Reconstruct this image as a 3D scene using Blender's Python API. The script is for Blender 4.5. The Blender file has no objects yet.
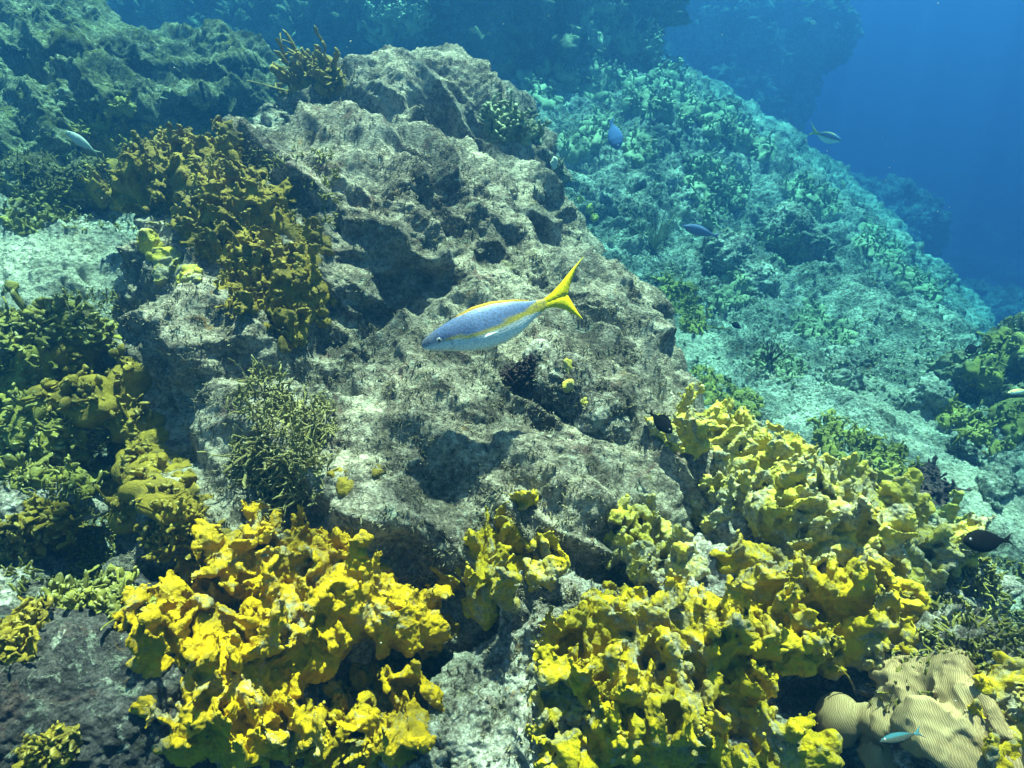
import bpy, math, random
import numpy as np
from mathutils import Vector
from mathutils.bvhtree import BVHTree

# ------------------------------------------------------------------ camera, sky, sun, exposure
scene = bpy.context.scene
COL = scene.collection
CAM = np.array([0.0, 0.0, 0.0])
PITCH = math.radians(32.0)
TANH = math.tan(math.radians(40.0))
cd = bpy.data.cameras.new('camera'); cam = bpy.data.objects.new('camera', cd); COL.objects.link(cam)
cam.location = CAM; cam.rotation_euler = (math.pi/2 - PITCH, 0, 0)
cd.sensor_width = 36.0; cd.lens = 18.0/TANH; cd.clip_start = 0.02; cd.clip_end = 300.0
scene.camera = cam

SUN_EL, SUN_AZ = math.radians(68.0), math.radians(18.0)      # azimuth from +Y (away from camera) towards +X
sun_dir = Vector((math.cos(SUN_EL)*math.sin(SUN_AZ), math.cos(SUN_EL)*math.cos(SUN_AZ), math.sin(SUN_EL)))
world = bpy.data.worlds.new('World'); scene.world = world; world.use_nodes = True
wn = world.node_tree.nodes; wl = world.node_tree.links
sky = wn.new('ShaderNodeTexSky'); sky.sky_type = 'NISHITA'; sky.sun_disc = False
sky.sun_elevation = SUN_EL; sky.sun_rotation = SUN_AZ
wl.new(sky.outputs[0], wn['Background'].inputs[0]); wn['Background'].inputs[1].default_value = 0.05
sd = bpy.data.lights.new('sun', 'SUN'); sd.energy = 5.0; sd.angle = math.radians(1.2); sd.color = (1.0, 0.78, 0.65)
sun = bpy.data.objects.new('sun', sd); COL.objects.link(sun)
sun.rotation_euler = sun_dir.to_track_quat('Z', 'Y').to_euler(); sun.location = (0, 0, 5)
vs = scene.view_settings; vs.view_transform = 'Standard'; vs.look = 'None'; vs.gamma = 1.0; vs.exposure = 1.9
vs.use_white_balance = True; vs.white_balance_temperature = 9000; vs.white_balance_tint = 10
vs.use_curve_mapping = False
cy = scene.cycles
cy.use_denoising = True; cy.max_bounces = 5; cy.diffuse_bounces = 2; cy.glossy_bounces = 1; cy.transmission_bounces = 2
cy.volume_bounces = 1; cy.transparent_max_bounces = 6; cy.caustics_reflective = False; cy.caustics_refractive = False
cy.sample_clamp_indirect = 4.0

# ------------------------------------------------------------------ numeric helpers
FWD = np.array([0, math.cos(PITCH), -math.sin(PITCH)]); UPV = np.array([0, math.sin(PITCH), math.cos(PITCH)])
def ray(u, v):
    return FWD + np.array([1.0, 0, 0])*((u-512)/512*TANH) + UPV*((384-v)/512*TANH)
def at(u, v, t):                                   # the point seen at picture position (u, v), t metres deep
    return CAM + ray(u, v)*t

RNG = np.random.default_rng(7)
_perm = RNG.permutation(256).astype(np.int32); _perm = np.concatenate([_perm, _perm, _perm])
_g = RNG.normal(size=(256, 3)).astype(np.float32); _g /= np.linalg.norm(_g, axis=1)[:, None]
_jit = RNG.random((256, 3)).astype(np.float32)
def _chunk(f, P, seed):
    P = np.asarray(P, dtype=np.float32)
    out = np.empty(len(P), np.float32)
    for i in range(0, len(P), 200000): out[i:i+200000] = f(P[i:i+200000], seed)
    return out
def _perlin(P, seed):
    P = P + np.float32(seed*17.31)
    F = np.floor(P); I = F.astype(np.int32) & 255; f = P - F
    w = f*f*f*(f*(f*6-15)+10)
    n = np.zeros(len(P), np.float32)
    for dx in (0, 1):
        a = _perm[(I[:, 0]+dx) & 255]; wx = w[:, 0] if dx else 1-w[:, 0]
        for dy in (0, 1):
            b = _perm[a + ((I[:, 1]+dy) & 255)]; wy = w[:, 1] if dy else 1-w[:, 1]
            for dz in (0, 1):
                g = _g[_perm[b + ((I[:, 2]+dz) & 255)]]
                d = g[:, 0]*(f[:, 0]-dx)+g[:, 1]*(f[:, 1]-dy)+g[:, 2]*(f[:, 2]-dz)
                n += wx*wy*(w[:, 2] if dz else 1-w[:, 2])*d
    return n*1.5
def perlin(P, seed=0): return _chunk(_perlin, P, seed)
def _worley(P, seed):
    P = P + np.float32(seed*9.17)
    F = np.floor(P - 0.5).astype(np.int32)
    best = np.full(len(P), 9.0, np.float32)
    for dx in (0, 1):
        for dy in (0, 1):
            for dz in (0, 1):
                I = F + np.array([dx, dy, dz])
                h = _perm[_perm[_perm[I[:, 0] & 255] + (I[:, 1] & 255)] + (I[:, 2] & 255)]
                c = I + 0.5 + (_jit[h]-0.5)*0.75
                best = np.minimum(best, ((P-c)**2).sum(1))
    return np.sqrt(best)
def worley(P, seed=0): return _chunk(_worley, P, seed)
def fbm(P, s, octs, seed=0, gain=0.5, ridge=False):
    n = np.zeros(len(P), np.float32); a = 1.0; f = 1.0/s
    for o in range(octs):
        k = perlin(P*f, seed+o)
        n += a*((1-2*np.abs(k))*0.6 if ridge else k); a *= gain; f *= 2.03
    return n

def mesh_from(name, V, Q, smooth=True, T=None):
    me = bpy.data.meshes.new(name)
    V = np.ascontiguousarray(V, np.float32); Q = np.ascontiguousarray(Q, np.int32)
    nf, k = Q.shape
    extra = 0 if T is None else len(T)
    me.vertices.add(len(V)); me.vertices.foreach_set('co', V.ravel())
    loops = Q.ravel() if T is None else np.concatenate([Q.ravel(), np.asarray(T, np.int32).ravel()])
    me.loops.add(len(loops)); me.loops.foreach_set('vertex_index', loops)
    me.polygons.add(nf+extra)
    ls = np.arange(nf, dtype=np.int32)*k
    if extra: ls = np.concatenate([ls, nf*k + np.arange(extra, dtype=np.int32)*3])
    me.polygons.foreach_set('loop_start', ls)
    me.update(calc_edges=True)
    me.polygons.foreach_set('use_smooth', np.full(nf+extra, smooth))
    me.validate()
    return me
def normals(V, Q):
    a = V[Q[:, 2]]-V[Q[:, 0]]; b = V[Q[:, 3 if Q.shape[1] > 3 else 1]]-V[Q[:, 1 if Q.shape[1] > 3 else 0]]
    fn = np.cross(a, b); n = np.zeros_like(V)
    if Q.shape[1] == 3: fn = np.cross(V[Q[:, 1]]-V[Q[:, 0]], V[Q[:, 2]]-V[Q[:, 0]])
    for k in range(Q.shape[1]):
        for c in range(3): n[:, c] += np.bincount(Q[:, k], fn[:, c], len(V))
    return n/np.maximum(np.linalg.norm(n, axis=1)[:, None], 1e-12)

def surface_nets(D, origin, h):
    s = D < 0
    c = [s[i:s.shape[0]-1+i, j:s.shape[1]-1+j, k:s.shape[2]-1+k] for i in (0, 1) for j in (0, 1) for k in (0, 1)]
    cnt = sum(x.astype(np.int8) for x in c)
    act = (cnt > 0) & (cnt < 8)
    idx = np.argwhere(act); n = len(idx)
    lut = np.full(act.shape, -1, np.int32); lut[act] = np.arange(n)
    offs = [(i, j, k) for i in (0, 1) for j in (0, 1) for k in (0, 1)]
    val = np.stack([D[idx[:, 0]+i, idx[:, 1]+j, idx[:, 2]+k] for i, j, k in offs], 1)
    acc = np.zeros((n, 3)); m = np.zeros(n)
    for a in range(8):
        for b in range(a+1, 8):
            d = np.array(offs[b])-np.array(offs[a])
            if np.abs(d).sum() != 1: continue
            va, vb = val[:, a], val[:, b]; x = (va < 0) != (vb < 0)
            t = np.where(x, va/np.where(x, va-vb, 1), 0)
            acc += np.where(x[:, None], np.array(offs[a])+t[:, None]*d, 0); m += x
    V = (idx + acc/m[:, None])*h + origin
    Q = []
    for ax in range(3):
        o1, o2 = [(1, 2), (2, 0), (0, 1)][ax]
        sl0 = [slice(None)]*3; sl1 = [slice(None)]*3
        sl0[ax] = slice(0, -1); sl1[ax] = slice(1, None)
        e = s[tuple(sl0)] != s[tuple(sl1)]
        p = np.argwhere(e)
        p = p[(p[:, o1] > 0) & (p[:, o2] > 0) & (p[:, o1] < D.shape[o1]-1) & (p[:, o2] < D.shape[o2]-1)]
        u1 = np.zeros(3, int); u1[o1] = 1; u2 = np.zeros(3, int); u2[o2] = 1
        q = np.stack([lut[tuple((p-u1-u2).T)], lut[tuple((p-u2).T)], lut[tuple(p.T)], lut[tuple((p-u1).T)]], 1)
        flip = ~s[tuple(p.T)]
        q[flip] = q[flip][:, ::-1]
        Q.append(q)
    return V, np.concatenate(Q)

def sdf_body(blobs, h, k, folds=None):
    """blobs: (centre, radii, rotation 3x3 or None); smooth union of ellipsoids sampled every h metres."""
    lo = np.min([c-np.max(r) for c, r, R in blobs], 0)-k-3*h; hi = np.max([c+np.max(r) for c, r, R in blobs], 0)+k+3*h
    n = np.ceil((hi-lo)/h).astype(int)+1
    D = np.full(n, 3*k+h*3, np.float32)
    ax = [lo[i]+np.arange(n[i])*h for i in range(3)]
    for c, r, R in blobs:
        m = np.max(r)+2.2*k+2*h
        i0 = np.maximum(((c-m-lo)/h).astype(int), 0); i1 = np.minimum(((c+m-lo)/h).astype(int)+2, n)
        X, Y, Z = np.meshgrid(ax[0][i0[0]:i1[0]]-c[0], ax[1][i0[1]:i1[1]]-c[1], ax[2][i0[2]:i1[2]]-c[2], indexing='ij')
        if R is not None:
            X, Y, Z = (R[0, 0]*X+R[1, 0]*Y+R[2, 0]*Z, R[0, 1]*X+R[1, 1]*Y+R[2, 1]*Z, R[0, 2]*X+R[1, 2]*Y+R[2, 2]*Z)
        k0 = np.sqrt((X/r[0])**2+(Y/r[1])**2+(Z/r[2])**2); k1 = np.sqrt((X/r[0]**2)**2+(Y/r[1]**2)**2+(Z/r[2]**2)**2)
        d = (k0*(k0-1)/np.maximum(k1, 1e-6)).astype(np.float32)
        S = D[i0[0]:i1[0], i0[1]:i1[1], i0[2]:i1[2]]
        w = np.maximum(k-np.abs(S-d), 0)/k
        D[i0[0]:i1[0], i0[1]:i1[1], i0[2]:i1[2]] = np.minimum(S, d)-w*w*k*0.25
    if folds is not None:                               # upright folded walls and lumps grown out of the body
        A, sc, seed = folds; m = np.abs(D) < A*1.6+2*h; idx = np.argwhere(m); P = (idx*h+lo).astype(np.float32)
        W = P+(sc*0.5*perlin(P/(sc*1.1), 91))[:, None]*np.array([1, -.8, .6], np.float32); W = W*np.array([1, 1, .62])
        p1 = np.abs(perlin(W/sc, seed)); p2 = np.abs(perlin(W/(sc*.45), seed+1)); hgt = np.clip(.75+1.1*perlin(P/(sc*1.3), seed+2), .05, 1.3)
        D[m] += -A*hgt*np.clip(1-p1/.17, 0, 1)**.7-A*.38*np.clip(1-p2/.22, 0, 1)+A*.35*(worley(P/(sc*.5), seed+4)-.45)+A*.25
    return surface_nets(D, lo, h)

def subdivide(V, Q, levels):
    """Catmull-Clark subdivision"""
    V = np.asarray(V, np.float32)
    for _ in range(levels):
        nv, nf = len(V), len(Q); F = V[Q].mean(1)
        e0 = Q; e1 = np.roll(Q, -1, 1); key = (np.minimum(e0, e1).astype(np.int64)*nv+np.maximum(e0, e1)).ravel()
        uk, inv = np.unique(key, return_inverse=True); inv = inv.reshape(nf, 4); ne = len(uk); a = uk//nv; b = uk % nv
        ec = np.bincount(inv.ravel(), minlength=ne); mid = (V[a]+V[b])*0.5
        fs = np.stack([np.bincount(inv.ravel(), np.repeat(F[:, c], 4), ne) for c in range(3)], 1)/ec[:, None]
        E = np.where((ec >= 2)[:, None], (mid+fs)*0.5, mid)
        n = np.bincount(Q.ravel(), minlength=nv).astype(float); n[n == 0] = 1
        Fa = np.stack([np.bincount(Q.ravel(), np.repeat(F[:, c], 4), nv) for c in range(3)], 1)/n[:, None]
        m = np.bincount(a, minlength=nv)+np.bincount(b, minlength=nv); m[m == 0] = 1
        Ra = np.stack([np.bincount(a, mid[:, c], nv)+np.bincount(b, mid[:, c], nv) for c in range(3)], 1)/m[:, None]
        Vn = (Fa+2*Ra+(n[:, None]-3)*V)/n[:, None]
        i = inv+nv; f = np.arange(nf)+nv+ne
        Q = np.stack([np.stack([Q[:, k], i[:, k], f, i[:, k-1]], 1) for k in range(4)], 1).reshape(-1, 4)
        V = np.concatenate([Vn, E, F]).astype(np.float32)
    return V, Q

def rotmat(rng, up=None, tilt=0.5):
    """random rotation; with `up`, local z stays near `up`"""
    z = np.array(up if up is not None else rng.normal(size=3), float)
    z = z/np.linalg.norm(z)+rng.normal(size=3)*tilt*0.6; z /= np.linalg.norm(z)
    x = np.cross(rng.normal(size=3), z); x /= np.linalg.norm(x); y = np.cross(z, x)
    return np.stack([x, y, z], 1)

def tag(o, label=None, cat=None, group=None, kind=None):
    if label: o['label'] = label
    if cat: o['category'] = cat
    if group: o['group'] = group
    if kind: o['kind'] = kind
    return o
def link(name, me, mat, parent=None):
    o = bpy.data.objects.new(name, me); COL.objects.link(o)
    if mat: me.materials.append(mat)
    if parent: o.parent = parent
    return o
def recenter(me, c):                                  # mesh built in world coordinates -> origin at its own place
    n = len(me.vertices); a = np.empty(n*3, np.float32); me.vertices.foreach_get('co', a)
    a = a.reshape(-1, 3)-np.asarray(c, np.float32); me.vertices.foreach_set('co', a.ravel()); me.update()

# ------------------------------------------------------------------ materials
def ramp(nt, fac, stops, interp='LINEAR'):
    r = nt.nodes.new('ShaderNodeValToRGB'); cr = r.color_ramp; cr.interpolation = interp
    while len(cr.elements) < len(stops): cr.elements.new(0.5)
    for e, (p, c) in zip(cr.elements, stops): e.position = p; e.color = (c[0], c[1], c[2], 1) if not isinstance(c, (int, float)) else (c, c, c, 1)
    nt.links.new(fac, r.inputs[0]); return r.outputs[0]
def noise(nt, vec, scale, detail=4, rough=0.6, dist=0.0):
    n = nt.nodes.new('ShaderNodeTexNoise'); n.inputs['Scale'].default_value = scale
    n.inputs['Detail'].default_value = detail; n.inputs['Roughness'].default_value = rough; n.inputs['Distortion'].default_value = dist
    nt.links.new(vec, n.inputs['Vector']); return n.outputs[0]
def voro(nt, vec, scale, feature='F1'):
    n = nt.nodes.new('ShaderNodeTexVoronoi'); n.feature = feature; n.inputs['Scale'].default_value = scale
    nt.links.new(vec, n.inputs['Vector']); return n.outputs['Distance']
def mix(nt, fac, a, b):
    m = nt.nodes.new('ShaderNodeMix'); m.data_type = 'RGBA'
    if isinstance(fac, float): m.inputs[0].default_value = fac
    else: nt.links.new(fac, m.inputs[0])
    for s, i in ((a, 6), (b, 7)):
        if isinstance(s, tuple): m.inputs[i].default_value = (*s, 1)
        else: nt.links.new(s, m.inputs[i])
    return m.outputs[2]
def math_(nt, op, a, b=None, clamp=False):
    m = nt.nodes.new('ShaderNodeMath'); m.operation = op; m.use_clamp = clamp
    for s, i in ((a, 0), (b, 1)):
        if s is None: continue
        if isinstance(s, (int, float)): m.inputs[i].default_value = s
        else: nt.links.new(s, m.inputs[i])
    return m.outputs[0]
def base_mat(name, rough=0.85, spec=0.2):
    m = bpy.data.materials.new(name); m.use_nodes = True; nt = m.node_tree
    b = nt.nodes['Principled BSDF']; b.inputs['Roughness'].default_value = rough; b.inputs['Specular IOR Level'].default_value = spec
    g = nt.nodes.new('ShaderNodeNewGeometry')
    return m, nt, b, g
def bump(nt, b, hgt, dist, strength=1.0, prev=None):
    n = nt.nodes.new('ShaderNodeBump'); n.inputs['Strength'].default_value = strength; n.inputs['Distance'].default_value = dist
    nt.links.new(hgt, n.inputs['Height'])
    if prev is not None: nt.links.new(prev, n.inputs['Normal'])
    nt.links.new(n.outputs[0], b.inputs['Normal']); return n.outputs[0]

def rock_mat(name, cols, patch, patch_cover=0.5, pink=0.0, scale=1.0, bumpd=0.007):
    """cols: dark, mid, light turf-covered limestone; patch: colour of algal crusts"""
    m, nt, b, g = base_mat(name, 0.92, 0.12); P = g.outputs['Position']
    big = noise(nt, P, 3.2*scale, 5, 0.62, 0.4)
    med = noise(nt, P, 17*scale, 6, 0.7, 0.3)
    fin = noise(nt, P, 95*scale, 4, 0.75)
    s = math_(nt, 'ADD', math_(nt, 'MULTIPLY', big, 0.30), math_(nt, 'ADD', math_(nt, 'MULTIPLY', med, 0.36), math_(nt, 'MULTIPLY', fin, 0.34)))
    c = ramp(nt, s, [(0.435, cols[0]), (0.5, cols[1]), (0.565, cols[2])])
    pm = ramp(nt, noise(nt, P, 6*scale, 6, 0.7, 1.2), [(0.5+0.14*(1-patch_cover), 0.0), (0.60+0.14*(1-patch_cover), 0.75)])
    c = mix(nt, pm, c, patch)
    if pink: c = mix(nt, ramp(nt, noise(nt, P, 8.5*scale, 5, 0.75, 0.6), [(0.58, 0.0), (0.66, pink)]), c, (0.20, 0.105, 0.095))
    c = mix(nt, ramp(nt, noise(nt, P, 30*scale, 4, 0.7, 0.5), [(0.60, 0.0), (0.68, 0.75)]), c, (0.50, 0.49, 0.42))
    c = mix(nt, ramp(nt, noise(nt, P, 24*scale, 4, 0.7, 0.5), [(0.30, 0.8), (0.40, 0.0)]), c, (0.05, 0.05, 0.035))
    nt.links.new(c, b.inputs['Base Color'])
    c = mix(nt, ramp(nt, noise(nt, P, 13.3*scale, 5, 0.8, 0.8), [(0.62, 0.0), (0.67, 0.8)]), c, (0.34, 0.17, 0.06))
    c = mix(nt, ramp(nt, noise(nt, P, 9.7*scale, 6, 0.8, 1.0), [(0.33, 0.7), (0.42, 0.0)]), c, (0.46, 0.50, 0.40))
    c = mix(nt, ramp(nt, noise(nt, P, 2.3*scale, 3, 0.6), [(0.45, 0.0), (0.65, 0.45)]), c, mix(nt, 0.5, c, cols[0]))
    nt.links.new(c, b.inputs['Base Color'])
    n0 = bump(nt, b, voro(nt, P, 48*scale), bumpd*1.5, 0.9)
    n1 = bump(nt, b, noise(nt, P, 70*scale, 6, 0.8), bumpd*2.6, 1.0, n0)
    bump(nt, b, voro(nt, P, 170*scale), bumpd*0.7, 0.9, n1)
    return m

M = {}
M['rock'] = rock_mat('weathered_limestone', ((0.09, 0.07, 0.058), (0.29, 0.235, 0.19), (0.60, 0.51, 0.41)), (0.20, 0.17, 0.085), 0.3, 0.9)
M['rock_pale'] = rock_mat('pale_limestone', ((0.085, 0.068, 0.06), (0.34, 0.295, 0.25), (0.66, 0.61, 0.55)), (0.24, 0.24, 0.14), 0.4, 0.6)
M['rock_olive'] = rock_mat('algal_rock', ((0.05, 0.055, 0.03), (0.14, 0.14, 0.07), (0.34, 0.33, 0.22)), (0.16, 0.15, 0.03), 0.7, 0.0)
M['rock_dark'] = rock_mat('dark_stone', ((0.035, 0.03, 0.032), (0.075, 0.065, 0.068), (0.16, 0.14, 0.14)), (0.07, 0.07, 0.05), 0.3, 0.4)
M['reef'] = rock_mat('reef_slope', ((0.07, 0.08, 0.065), (0.27, 0.29, 0.25), (0.54, 0.57, 0.50)), (0.12, 0.14, 0.08), 0.4, 0.0, 0.55, 0.012)

# ------------------------------------------------------------------ seabed
CTRL = [(40,260,1.9),(0,265,1.95),(90,225,2.1),(60,170,2.6),(50,350,1.7),(50,450,1.5),(50,560,1.35),(40,660,1.15),(0,768,1.0),(-200,500,1.4),
 (256,768,1.15),(512,768,1.18),(700,700,1.2),(900,768,1.05),(1024,768,1.0),(1000,620,1.3),(1010,520,1.75),(960,480,2.2),(850,400,2.6),
 (1020,400,2.6),(750,380,3.0),(650,300,3.6),(700,330,3.3),(800,330,3.4),(850,300,3.8),(900,350,3.2),(945,330,3.4),(700,220,4.4),(800,240,4.4),
 (600,170,4.3),(560,130,4.6),(700,120,5.2),(880,270,4.3),(750,170,4.9),(720,80,7.5),(640,60,6.2),(300,60,5.0),(100,100,4.0),(1200,500,2.3),(1200,700,1.4)]
cp = [at(*c) for c in CTRL]
cp += [np.array(p) for p in [(-0.3,1.6,-1.35),(0.2,1.7,-1.4),(0,.2,-1.35),(-1.5,.2,-1.2),(1.5,.2,-1.3),(4.6,4.4,-2.9),(4.0,3.0,-2.6),(3.4,2.0,-2.2),
 (5.0,6.5,-2.7),(3.6,8.5,-1.5),(6.0,9.5,-2.9),(8,5,-6),(9,9,-6),(5,1,-4.2),(-5,4,-.6),(-6,10,-.8),(0,11,-.9),(3,13,-2.8),(8,15,-6),(-4,0,-1.2),(0,-2,-1.5),(4,-2,-3)]]
cp = np.array(cp)
def rbf_fit(X, z, lam=0.01):
    n = len(X); d = np.linalg.norm(X[:, None]-X[None], axis=2)
    A = np.zeros((n+3, n+3)); A[:n, :n] = d + lam*np.eye(n)*-1; A[:n, n:] = np.c_[np.ones(n), X]; A[n:, :n] = A[:n, n:].T
    return np.linalg.solve(A, np.r_[z, 0, 0, 0])
_w = rbf_fit(cp[:, :2], cp[:, 2])
def ground_z(x, y):
    sh = np.shape(x); x = np.ravel(x); y = np.ravel(y)
    z = _w[-3]+_w[-2]*x+_w[-1]*y
    for wi, c in zip(_w, cp): z = z + wi*np.sqrt((x-c[0])**2+(y-c[1])**2+0.02)
    r = np.hypot(x, y-3); f = np.clip((r-8)/14, 0, 1); f = f*f*(3-2*f)
    far = -2.5-6*np.clip((x+6)/14, 0, 1)
    return (z*(1-f)+far*f).reshape(sh)
NA = 1000
ang = np.radians(np.linspace(-58, 58, NA))
rr = np.concatenate([np.geomspace(0.25, 0.8, 40)[:-1], np.geomspace(0.8, 7.0, 900)[:-1], np.geomspace(7.0, 48, 130)]); NR = len(rr)
# more rings where the picture looks
A_, R_ = np.meshgrid(ang, rr, indexing='xy')
X = R_*np.sin(A_); Y = R_*np.cos(A_)-0.0
Z = ground_z(X, Y)
V = np.stack([X.ravel(), Y.ravel(), Z.ravel()], 1)
i = np.arange(NR-1)[:, None]*NA+np.arange(NA-1)[None]; Q = np.stack([i, i+1, i+1+NA, i+NA], -1).reshape(-1, 4)[:, ::1]
def craggy(V, amp, seed=0, fine=1.0):
    W = V+0.06*np.stack([perlin(V/0.2, seed+60), perlin(V/0.2, seed+61), perlin(V/0.2, seed+62)], 1)
    sel = np.clip(0.5+1.6*perlin(V/0.45, seed+70), 0, 1)
    d = 0.55*fbm(V, 0.9, 2, seed)+0.55*(np.sqrt(np.abs(perlin(W/0.42, seed+5))+0.01)-0.5)+0.38*(np.abs(fbm(W, 0.17, 2, seed+7))-0.3)*(0.5+sel)
    d += 0.20*(0.5-worley(W/0.13, seed))*(1.4-sel)+fine*0.16*(0.5-worley(V/0.05, seed+1))*(0.5+sel)+fine*0.10*(np.abs(fbm(V, 0.055, 2, seed+9))-0.2)+fine*0.09*fbm(V, 0.018, 2, seed+10)-fine*0.22*np.clip(perlin(V/0.03, seed+12)-.28, 0, 1)
    return d*amp
sandm = np.zeros(len(V), np.float32)                   # smooth sand pockets
for (u, v, t, r) in [(30,262,1.9,.30),(960,480,2.15,.26),(1010,540,1.8,.2),(880,410,2.65,.22),(690,350,3.2,.2)]:
    c = at(u, v, t); sandm = np.maximum(sandm, np.clip(1.6-np.hypot(V[:, 0]-c[0], V[:, 1]-c[1])/r, 0, 1))
rad = np.hypot(V[:, 0], V[:, 1])
amp = 0.13+0.20*np.clip((rad-2.2)/3, 0, 1)
nrm = normals(V, Q); nrm *= np.sign(nrm[:, 2:3])
cg = craggy(V, 1.0, 3)
edge = np.clip((rad-14)/4, 0, 1)
broad = 0.5*fbm(V, 0.9, 2, 77)+0.7*(np.sqrt(np.abs(perlin(V/0.5, 78))+0.01)-0.5)
V = V + nrm*((cg*0.17+broad*(amp-0.13)*1.1)*(1-0.35*sandm)+edge*1.2*fbm(V, 5.0, 2, 31))[:, None]
me = mesh_from('seabed', V, Q)
sa = me.attributes.new('sand', 'FLOAT', 'POINT'); sa.data.foreach_set('value', sandm)
# seabed material: reef rubble with sand pockets
def seabed_mat():
    m = M['reef']; nt = m.node_tree; b = nt.nodes['Principled BSDF']; src = b.inputs['Base Color'].links[0].from_socket
    at_ = nt.nodes.new('ShaderNodeAttribute'); at_.attribute_name = 'sand'
    g = nt.nodes.new('ShaderNodeNewGeometry')
    f = ramp(nt, math_(nt, 'ADD', at_.outputs['Fac'], math_(nt, 'MULTIPLY', math_(nt, 'SUBTRACT', noise(nt, g.outputs['Position'], 9, 5, 0.7), 0.5), 0.9)), [(0.45, 0.0), (0.65, 0.7)])
    sc = ramp(nt, noise(nt, g.outputs['Position'], 60, 5, 0.8), [(0.35, (0.34, 0.33, 0.27)), (0.62, (0.62, 0.60, 0.50))])
    nt.links.new(mix(nt, f, src, sc), b.inputs['Base Color'])
seabed_mat()
seabed = link('seabed', me, M['reef']); tag(seabed, kind='structure', label='rough reef slope of rubble and pale sand under blue water')

# ------------------------------------------------------------------ rocks
ROCKS = [seabed]
def rock(name, label, blobs, mat, h=0.025, k=0.12, lv=2, amp=0.16, seed=0, fine=1.0, cat='rock', group=None, streak=0.0):
    B = []
    for bl in blobs:
        u, v, t = bl[:3]; r = bl[3:]; r = np.array(r if len(r) == 3 else (r[0],)*3, float)
        B.append((at(u, v, t), r, None))
    V, Q = sdf_body(B, h, k)
    # broad warp before the subdivision, crags after it
    V = V + normals(V, Q)*(fbm(V, 0.5, 2, seed+40)*amp*0.5)[:, None]
    V, Q = subdivide(V, Q, lv)
    dd = craggy(V, amp, seed, fine)
    if streak:                                         # long ridges running down from upper left to lower right
        ax_ = at(640, 300, 2.1)-at(300, 90, 2.6); ax_ /= np.linalg.norm(ax_); al = (V@ax_)[:, None]
        Wp = V-al*ax_[None]*0.80+0.05*np.stack([perlin(V/0.3, 51), perlin(V/0.3, 52), perlin(V/0.3, 53)], 1)
        dd = dd+streak*(np.clip(1-3.0*np.abs(perlin(Wp/0.26, seed+31)), -.5, 1)+.5*np.clip(1-3.0*np.abs(perlin(Wp/0.11, seed+32)), -.5, 1)-.3)
    V = V + normals(V, Q)*dd[:, None]
    me = mesh_from(name, V, Q)
    c = V.mean(0); recenter(me, c)
    o = link(name, me, mat); o.location = c; tag(o, label, cat, group); ROCKS.append(o)
    return o
boulder = rock('boulder', 'largest boulder, a grey and tan limestone mound filling the middle behind the yellow-tailed fish', [
    (350,290,2.25,.56),(262,400,1.80,.34),(450,300,2.25,.48),(560,345,2.05,.28),(470,430,1.80,.32),(610,425,1.85,.24),
    (370,200,2.75,.56,.60,.50),(262,225,2.2,.30),(270,510,1.55,.26),(400,520,1.55,.28),(560,560,1.5,.28),(690,480,1.65,.20),(560,420,1.62,.12),
    (510,240,2.5,.30),(205,340,2.0,.23),(450,180,2.8,.44)], M['rock'], 0.024, 0.17, 2, 0.115, 11, fine=0.62, streak=0.062)
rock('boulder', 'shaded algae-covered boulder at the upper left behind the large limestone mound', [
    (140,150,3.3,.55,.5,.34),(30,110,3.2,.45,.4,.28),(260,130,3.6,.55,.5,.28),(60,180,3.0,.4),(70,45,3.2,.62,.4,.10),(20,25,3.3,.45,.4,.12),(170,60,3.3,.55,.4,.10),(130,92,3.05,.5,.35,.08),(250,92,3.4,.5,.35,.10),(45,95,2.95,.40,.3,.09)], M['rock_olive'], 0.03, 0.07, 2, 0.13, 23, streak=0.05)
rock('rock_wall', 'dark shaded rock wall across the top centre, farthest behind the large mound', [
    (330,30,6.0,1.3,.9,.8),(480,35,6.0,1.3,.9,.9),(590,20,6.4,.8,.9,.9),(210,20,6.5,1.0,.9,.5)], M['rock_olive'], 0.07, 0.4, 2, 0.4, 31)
rock('rock_wall', 'faint blue far reef ridge beyond the slope edge under the distant pale fish', [
    (700,115,12,2.2,1.2,.9),(740,35,12,2.2,1.3,1.0),(830,225,12.5,2.4,1.2,.9),(960,330,12,2.0,1.2,.9)], M['reef'], 0.11, 0.8, 2, 0.32, 33)
rock('rock', 'rounded brown reef rock at the right edge beyond the sand', [
    (1020,385,2.7,.28,.3,.28),(1060,420,2.6,.3),(985,420,2.75,.16)], M['rock_olive'], 0.025, 0.1, 2, 0.14, 37)
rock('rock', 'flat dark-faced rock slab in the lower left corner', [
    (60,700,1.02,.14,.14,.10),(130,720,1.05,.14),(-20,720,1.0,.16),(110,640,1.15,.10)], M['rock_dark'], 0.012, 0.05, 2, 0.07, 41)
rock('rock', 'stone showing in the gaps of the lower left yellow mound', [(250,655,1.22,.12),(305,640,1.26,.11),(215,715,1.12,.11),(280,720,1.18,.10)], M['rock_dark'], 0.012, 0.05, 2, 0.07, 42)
rock('rock', 'whitish pitted rock between the two lower yellow coral mounds', [
    (500,680,1.15,.12),(560,700,1.12,.12),(470,740,1.1,.12),(540,620,1.2,.12),(600,640,1.18,.10)], M['rock_pale'], 0.011, 0.04, 2, 0.13, 43)
rock('rock', 'rocky ledge carrying the right-hand yellow coral bank', [
    (760,520,1.5,.20),(850,560,1.4,.20),(820,640,1.25,.16),(700,620,1.2,.16),(930,600,1.35,.16),(900,690,1.15,.14),(750,740,1.08,.14),(960,740,1.02,.16),(640,700,1.12,.12)], M['rock_pale'], 0.013, 0.06, 2, 0.13, 47)
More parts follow.
